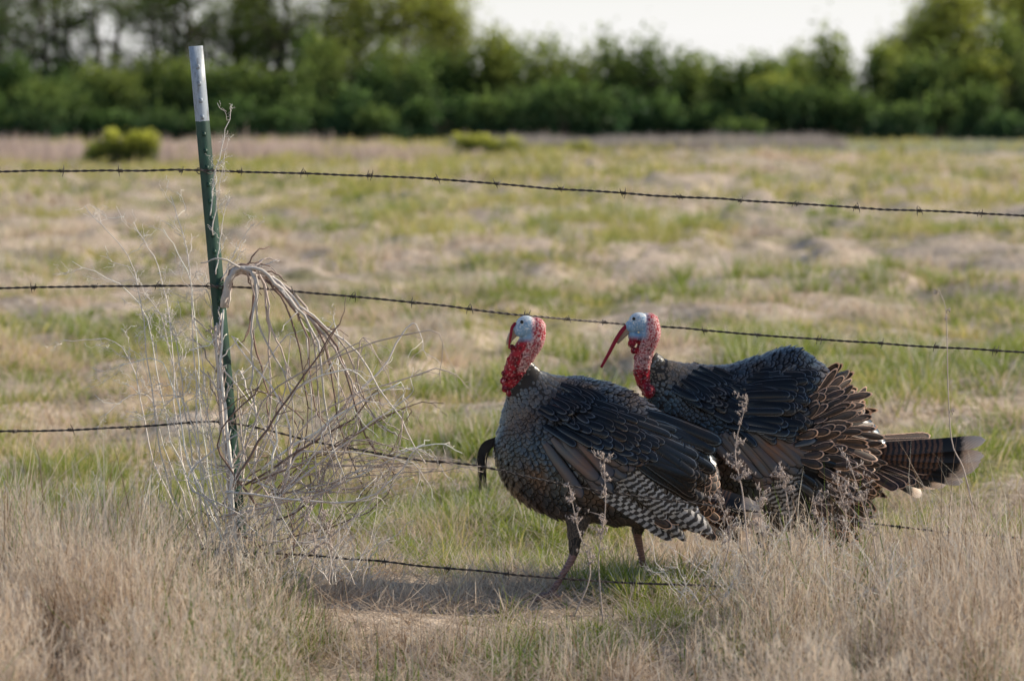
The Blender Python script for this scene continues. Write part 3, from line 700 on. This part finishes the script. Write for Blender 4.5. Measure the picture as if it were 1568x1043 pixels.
    p0=[(p[0]+1,p[1]+5,p[2],p[3]*.7) for p in beak[:-1]]; tube(a,[T(*p[:3]) for p in p0],[p[3] for p in p0],n=8,seg=8)
    a.build('beak',M_beak,parent=root,smooth=True,origin=origin)
    bm=bmesh.new()
    for sd in (-1,1):
        c=T(eye[0],eye[1],eye[2]+sd*eye[3])-origin
        bmesh.ops.create_uvsphere(bm,u_segments=16,v_segments=10,radius=.0058,matrix=Matrix.Translation(Vector(c)))
    me=bpy.data.meshes.new('eyes'); bm.to_mesh(me); bm.free(); me.materials.append(M_eye)
    me.polygons.foreach_set('use_smooth',np.ones(len(me.polygons),dtype=bool)); link(bpy.data.objects.new('eyes',me),root)
    a=Acc()
    for (kx,ky,hx,hy,fx,fy_,yy0,yy1) in legs:
        kn=T(kx,ky,yy0); hk=T(hx,hy,(yy0+yy1)/2); 
        Df=Dc+yy1; ft=np.array([xat(fx,Df),Df,float(gh(xat(fx,Df),Df))+.018])
        tube(a,[kn,hk,hk*.5+ft*.5+np.array([.003,0,0]),ft],[.017,.0145,.0105,.012],n=24,seg=8)
        for q in range(12):
            c=hk+(ft-hk)*(q+.7)/12.5; tube(a,[c+np.array([0,0,-.003]),c,c+np.array([0,0,.003])],[.010,.0125,.010],seg=8)
        for ang,Lt in ((180,.085),(215,.072),(145,.072),(10,.035)):
            dd=np.array([math.cos(math.radians(ang)),math.sin(math.radians(ang)),0])
            tube(a,[ft,ft+dd*Lt*.4+[0,0,-.002],ft+dd*Lt*.8+[0,0,-.010],ft+dd*Lt*1.1+[0,0,-.017]],[.011,.009,.007,.0015],n=10,seg=8)
    a.build('legs',M_leg,parent=root,smooth=True,origin=origin)
    if beard:
        a=Acc()
        for k in range(80):
            w=random.gauss(0,2.6); w2=random.gauss(0,3)
            P=[T(beard[0][0]+w*.4,beard[0][1]+w*.5,-.02),T(beard[1][0]+w,beard[1][1]+w,-.03),T(beard[2][0]+w*1.2+w2,beard[2][1]-22+random.uniform(-22,24),-.03+random.gauss(0,.008))]
            tube(a,P,[.0018,.0013,.0004],n=10,seg=4)
        a.build('beard',M_under,parent=root,origin=origin)
def lerp3(a,b,t): t=max(0,min(1,t)); return [a[i]*(1-t)+b[i]*t for i in range(3)]
RED=(.46,.02,.04); DRED=(.15,.010,.02); PINK=(.80,.52,.50); BLUE=(.30,.50,.70); WHT=(.86,.90,.92)
def colA(fx,fy,bx,crown):
    def f(px,py,nz,nz2):
        t=(py-(fy+17)-(px-fx)*.05)/8
        face=lerp3(BLUE,WHT,.5+nz*1.3+(fy-6-py)/22)
        nape=lerp3(RED,PINK,.55+nz*2.0)
        c=lerp3(face,nape,(px-bx)/7)
        neck=lerp3(DRED,RED,.6+nz2*1.8)
        neck=lerp3(neck,PINK,max(0,nz*1.5-.3)+(.5+nz if px>bx+4-(py-fy)*.35 and py<fy+70 else 0))
        return lerp3(c,neck,t)
    return f
S=[((812,552),(779,578),.025,-.095),((826,566),(776,606),.034,-.07),((852,576),(766,645),.080,-.03),((893,579),(757,695),.13,0),((932,588),(780,752),.16,0),((968,602),(838,790),.175,0),
   ((1012,632),(915,802),.165,0),((1056,660),(990,808),.14,0),((1088,695),(1050,808),.09,0),((1104,745),(1085,800),.03,0)]
wingA=[((940,745),(962,700),(1020,812),(1108,790),9,.020,'barred',.004,0,(1,(0,0))),
 ((905,742),(965,690),(1045,818),(1078,780),9,.021,'barred',.010,0,(1,(0,0))),
 ((940,720),(985,662),(1000,800),(1075,760),8,.020,'barred',.013,0,(1,(0,0))),
 ((965,690),(985,625),(1060,745),(1092,672),8,.026,'covert',.018,.02,(3,(8,12))),
 ((838,668),(905,622),(905,742),(985,690),8,.023,'bronze',.018,0,(2,(18,-4))),
 ((838,640),(880,590),(892,662),(945,612),8,.016,'covert',.026,.02,(7,(88,46))),
 ((825,622),(870,580),(855,636),(905,596),8,.013,'covert',.03,.02,(4,(26,8)))]
legsA=[(882,815,879,852,843,0,-.06,-.09),(975,800,978,826,991,0,.1,.16)]
thA=[[((858,765),(930,765),.05,-.06),((866,795),(908,798),.036,-.07),((871,825),(893,825),.020,-.075),((873,848),(886,848),.013,-.078)],
     [((950,780),(1010,780),.05,.09),((964,798),(996,798),.032,.1),((971,818),(985,818),.014,.12)]]
build_turkey(9.42,S,
  neck=[(820,502,.035,-.15),(816,520,.040,-.145),(803,540,.040,-.13),(790,562,.036,-.11),(782,586,.030,-.08),(788,600,.026,-.05)],
  skull=[(806,499,-.16,.036,.028,.034,.2),(797,505,-.16,.026,.023,.024,.5)],
  extra_blobs=[(771,572,-.12,.008),(770,584,-.12,.010),(773,596,-.10,.011),(779,603,-.09,.010),(779,551,-.13,.008),(784,532,-.15,.009)],
  beak=[(790,505,-.16,.013),(783,513,-.16,.010),(778,522,-.16,.006),(776,529,-.16,.001)],
  snood=[(789,495,-.165,.005),(784,502,-.178,.005),(782,514,-.182,.0045),(780,526,-.178,.0035),(779,534,-.175,.002)],
  eye=(799,493,-.16,.0265),colorf=colA(795,500,812,0),wing=wingA,legs=legsA,thighs=thA,dome=None,
  tail=[(((1040,740),(1060,780)),[(1165,775),(1180,800),(1160,825),(1110,822)],10,.028,.10,'tail')],
  undertail=[(1000,790,1080,800,14,.75,-.35,.08,.02,'rump')],
  beard=[(764,672),(740,692),(737,757)])
S=[((1006,540),(984,574),.025,-.12),((1022,551),(986,602),.034,-.10),((1058,558),(998,645),.085,-.05),((1108,560),(1008,705),.14,-.01),((1158,548),(1048,762),.17,0),((1212,534),(1110,798),.18,0),
   ((1262,562),(1180,812),.17,0),((1300,604),(1250,812),.135,0),((1338,652),(1305,795),.09,0),((1362,690),(1345,755),.03,0)]
wingB=[((1170,730),(1200,690),(1235,812),(1275,780),9,.020,'barred',.004,0,(1,(0,0))),
 ((1150,720),(1205,680),(1215,800),(1262,760),8,.021,'barred',.010,0,(1,(0,0))),
 ((1090,665),(1150,640),(1150,735),(1222,700),9,.024,'bronze',.016,0,(2,(16,-2))),
 ((1045,600),(1100,560),(1100,632),(1155,592),9,.016,'covert',.022,.02,(7,(92,38))),
 ((1030,592),(1060,562),(1068,606),(1100,584),7,.014,'covert',.026,.02,(4,(24,8))),
 ((1110,640),(1150,560),(1190,642),(1225,560),9,.020,'covert',.028,.02,(4,(26,6)))]
legsB=[(1175,800,1178,840,1168,0,-.06,-.05),(1235,800,1240,835,1250,0,.1,.12)]
thB=[[((1145,765),(1215,765),.05,-.06),((1155,800),(1200,802),.04,-.06),((1168,840),(1186,840),.015,-.06)],
     [((1210,780),(1270,780),.05,.09),((1222,800),(1258,800),.035,.1),((1232,832),(1248,832),.015,.11)]]
build_turkey(9.80,S,
  neck=[(994,495,.036,-.16),(996,512,.037,-.16),(989,535,.032,-.15),(984,560,.029,-.14),(986,582,.027,-.12),(996,600,.023,-.09)],
  skull=[(979,493,-.17,.036,.028,.033,.15),(968,500,-.17,.024,.022,.022,.4)],
  extra_blobs=[(969,515,-.17,.015),(968,526,-.17,.014),(971,537,-.16,.011),(976,518,-.17,.016),(975,548,-.15,.010),(995,600,-.135,.021),(991,594,-.135,.016),(976,560,-.15,.009),(978,575,-.14,.009)],
  beak=[(962,502,-.17,.012),(953,511,-.17,.010),(945,521,-.17,.006),(942,527,-.17,.001)],
  snood=[(963,496,-.17,.006),(954,505,-.18,.0075),(944,520,-.19,.007),(933,541,-.19,.006),(921,563,-.19,.0045)],
  eye=(971,488,-.17,.0265),colorf=colA(966,496,988,0),wing=wingB,legs=legsB,thighs=thB,
  dome=((1160,705),.415,.20,[.15,.185,.215,.245,.275,.30,.325,.345],80,-42,44),
  tail=[(((1325,690),(1335,720)),[(1516,684),(1508,705),(1480,728),(1440,748),(1395,745)],16,.026,.16,'tail'),
        (((1318,675),(1325,720)),[(1425,672),(1436,695),(1418,725),(1380,752)],14,.020,-.14,'rump')],
  undertail=[(1230,760,1310,730,46,.8,-.45,.10,.017,'rump'),(1220,785,1300,785,36,.8,-.35,.085,.016,'rump')],
  beard=None)
# ---------------------------------------------------------------- sun, sky, camera
el=math.radians(29); az=math.radians(72)
d=Vector((math.sin(az)*math.cos(el),math.cos(az)*math.cos(el),math.sin(el)))
sl=bpy.data.lights.new('sun','SUN'); sl.energy=5.0; sl.angle=math.radians(.5); sl.color=(1,.88,.70)
so=bpy.data.objects.new('sun',sl); so.rotation_euler=d.to_track_quat('Z','Y').to_euler(); link(so)
w=bpy.data.worlds.new('World'); scene.world=w; w.use_nodes=True
nt=w.node_tree; bg=nt.nodes['Background']; sk=nt.nodes.new('ShaderNodeTexSky'); sk.sky_type='NISHITA'
sk.sun_disc=False; sk.sun_elevation=el; sk.sun_rotation=az; sk.dust_density=0.6; sk.air_density=1.0; sk.ozone_density=1.5
# pale haze layer hugging the horizon
tc=nt.nodes.new('ShaderNodeTexCoord'); sx=nt.nodes.new('ShaderNodeSeparateXYZ'); nt.links.new(tc.outputs['Generated'],sx.inputs[0])
mr=nt.nodes.new('ShaderNodeMapRange'); mr.inputs['From Min'].default_value=0.03; mr.inputs['From Max'].default_value=.14; mr.inputs['To Min'].default_value=.95; mr.inputs['To Max'].default_value=0
nt.links.new(sx.outputs[2],mr.inputs[0])
mx=nt.nodes.new('ShaderNodeMix'); mx.data_type='RGBA'; nt.links.new(mr.outputs[0],mx.inputs[0]); nt.links.new(sk.outputs[0],mx.inputs[6]); mx.inputs[7].default_value=(7.5,7.4,7.3,1)
nt.links.new(mx.outputs[2],bg.inputs[0]); bg.inputs[1].default_value=.13
cam=bpy.data.cameras.new('camera'); co=bpy.data.objects.new('camera',cam); link(co)
co.location=(0,0,H); co.rotation_euler=(math.radians(90-4.484),0,0)
cam.lens=F/1568*36; cam.sensor_width=36; cam.clip_end=8000; cam.clip_start=.1
cam.dof.use_dof=True; cam.dof.focus_distance=9.35; cam.dof.aperture_fstop=3.0
scene.camera=co
scene.view_settings.view_transform='Standard'; scene.view_settings.look='None'; scene.view_settings.exposure=0
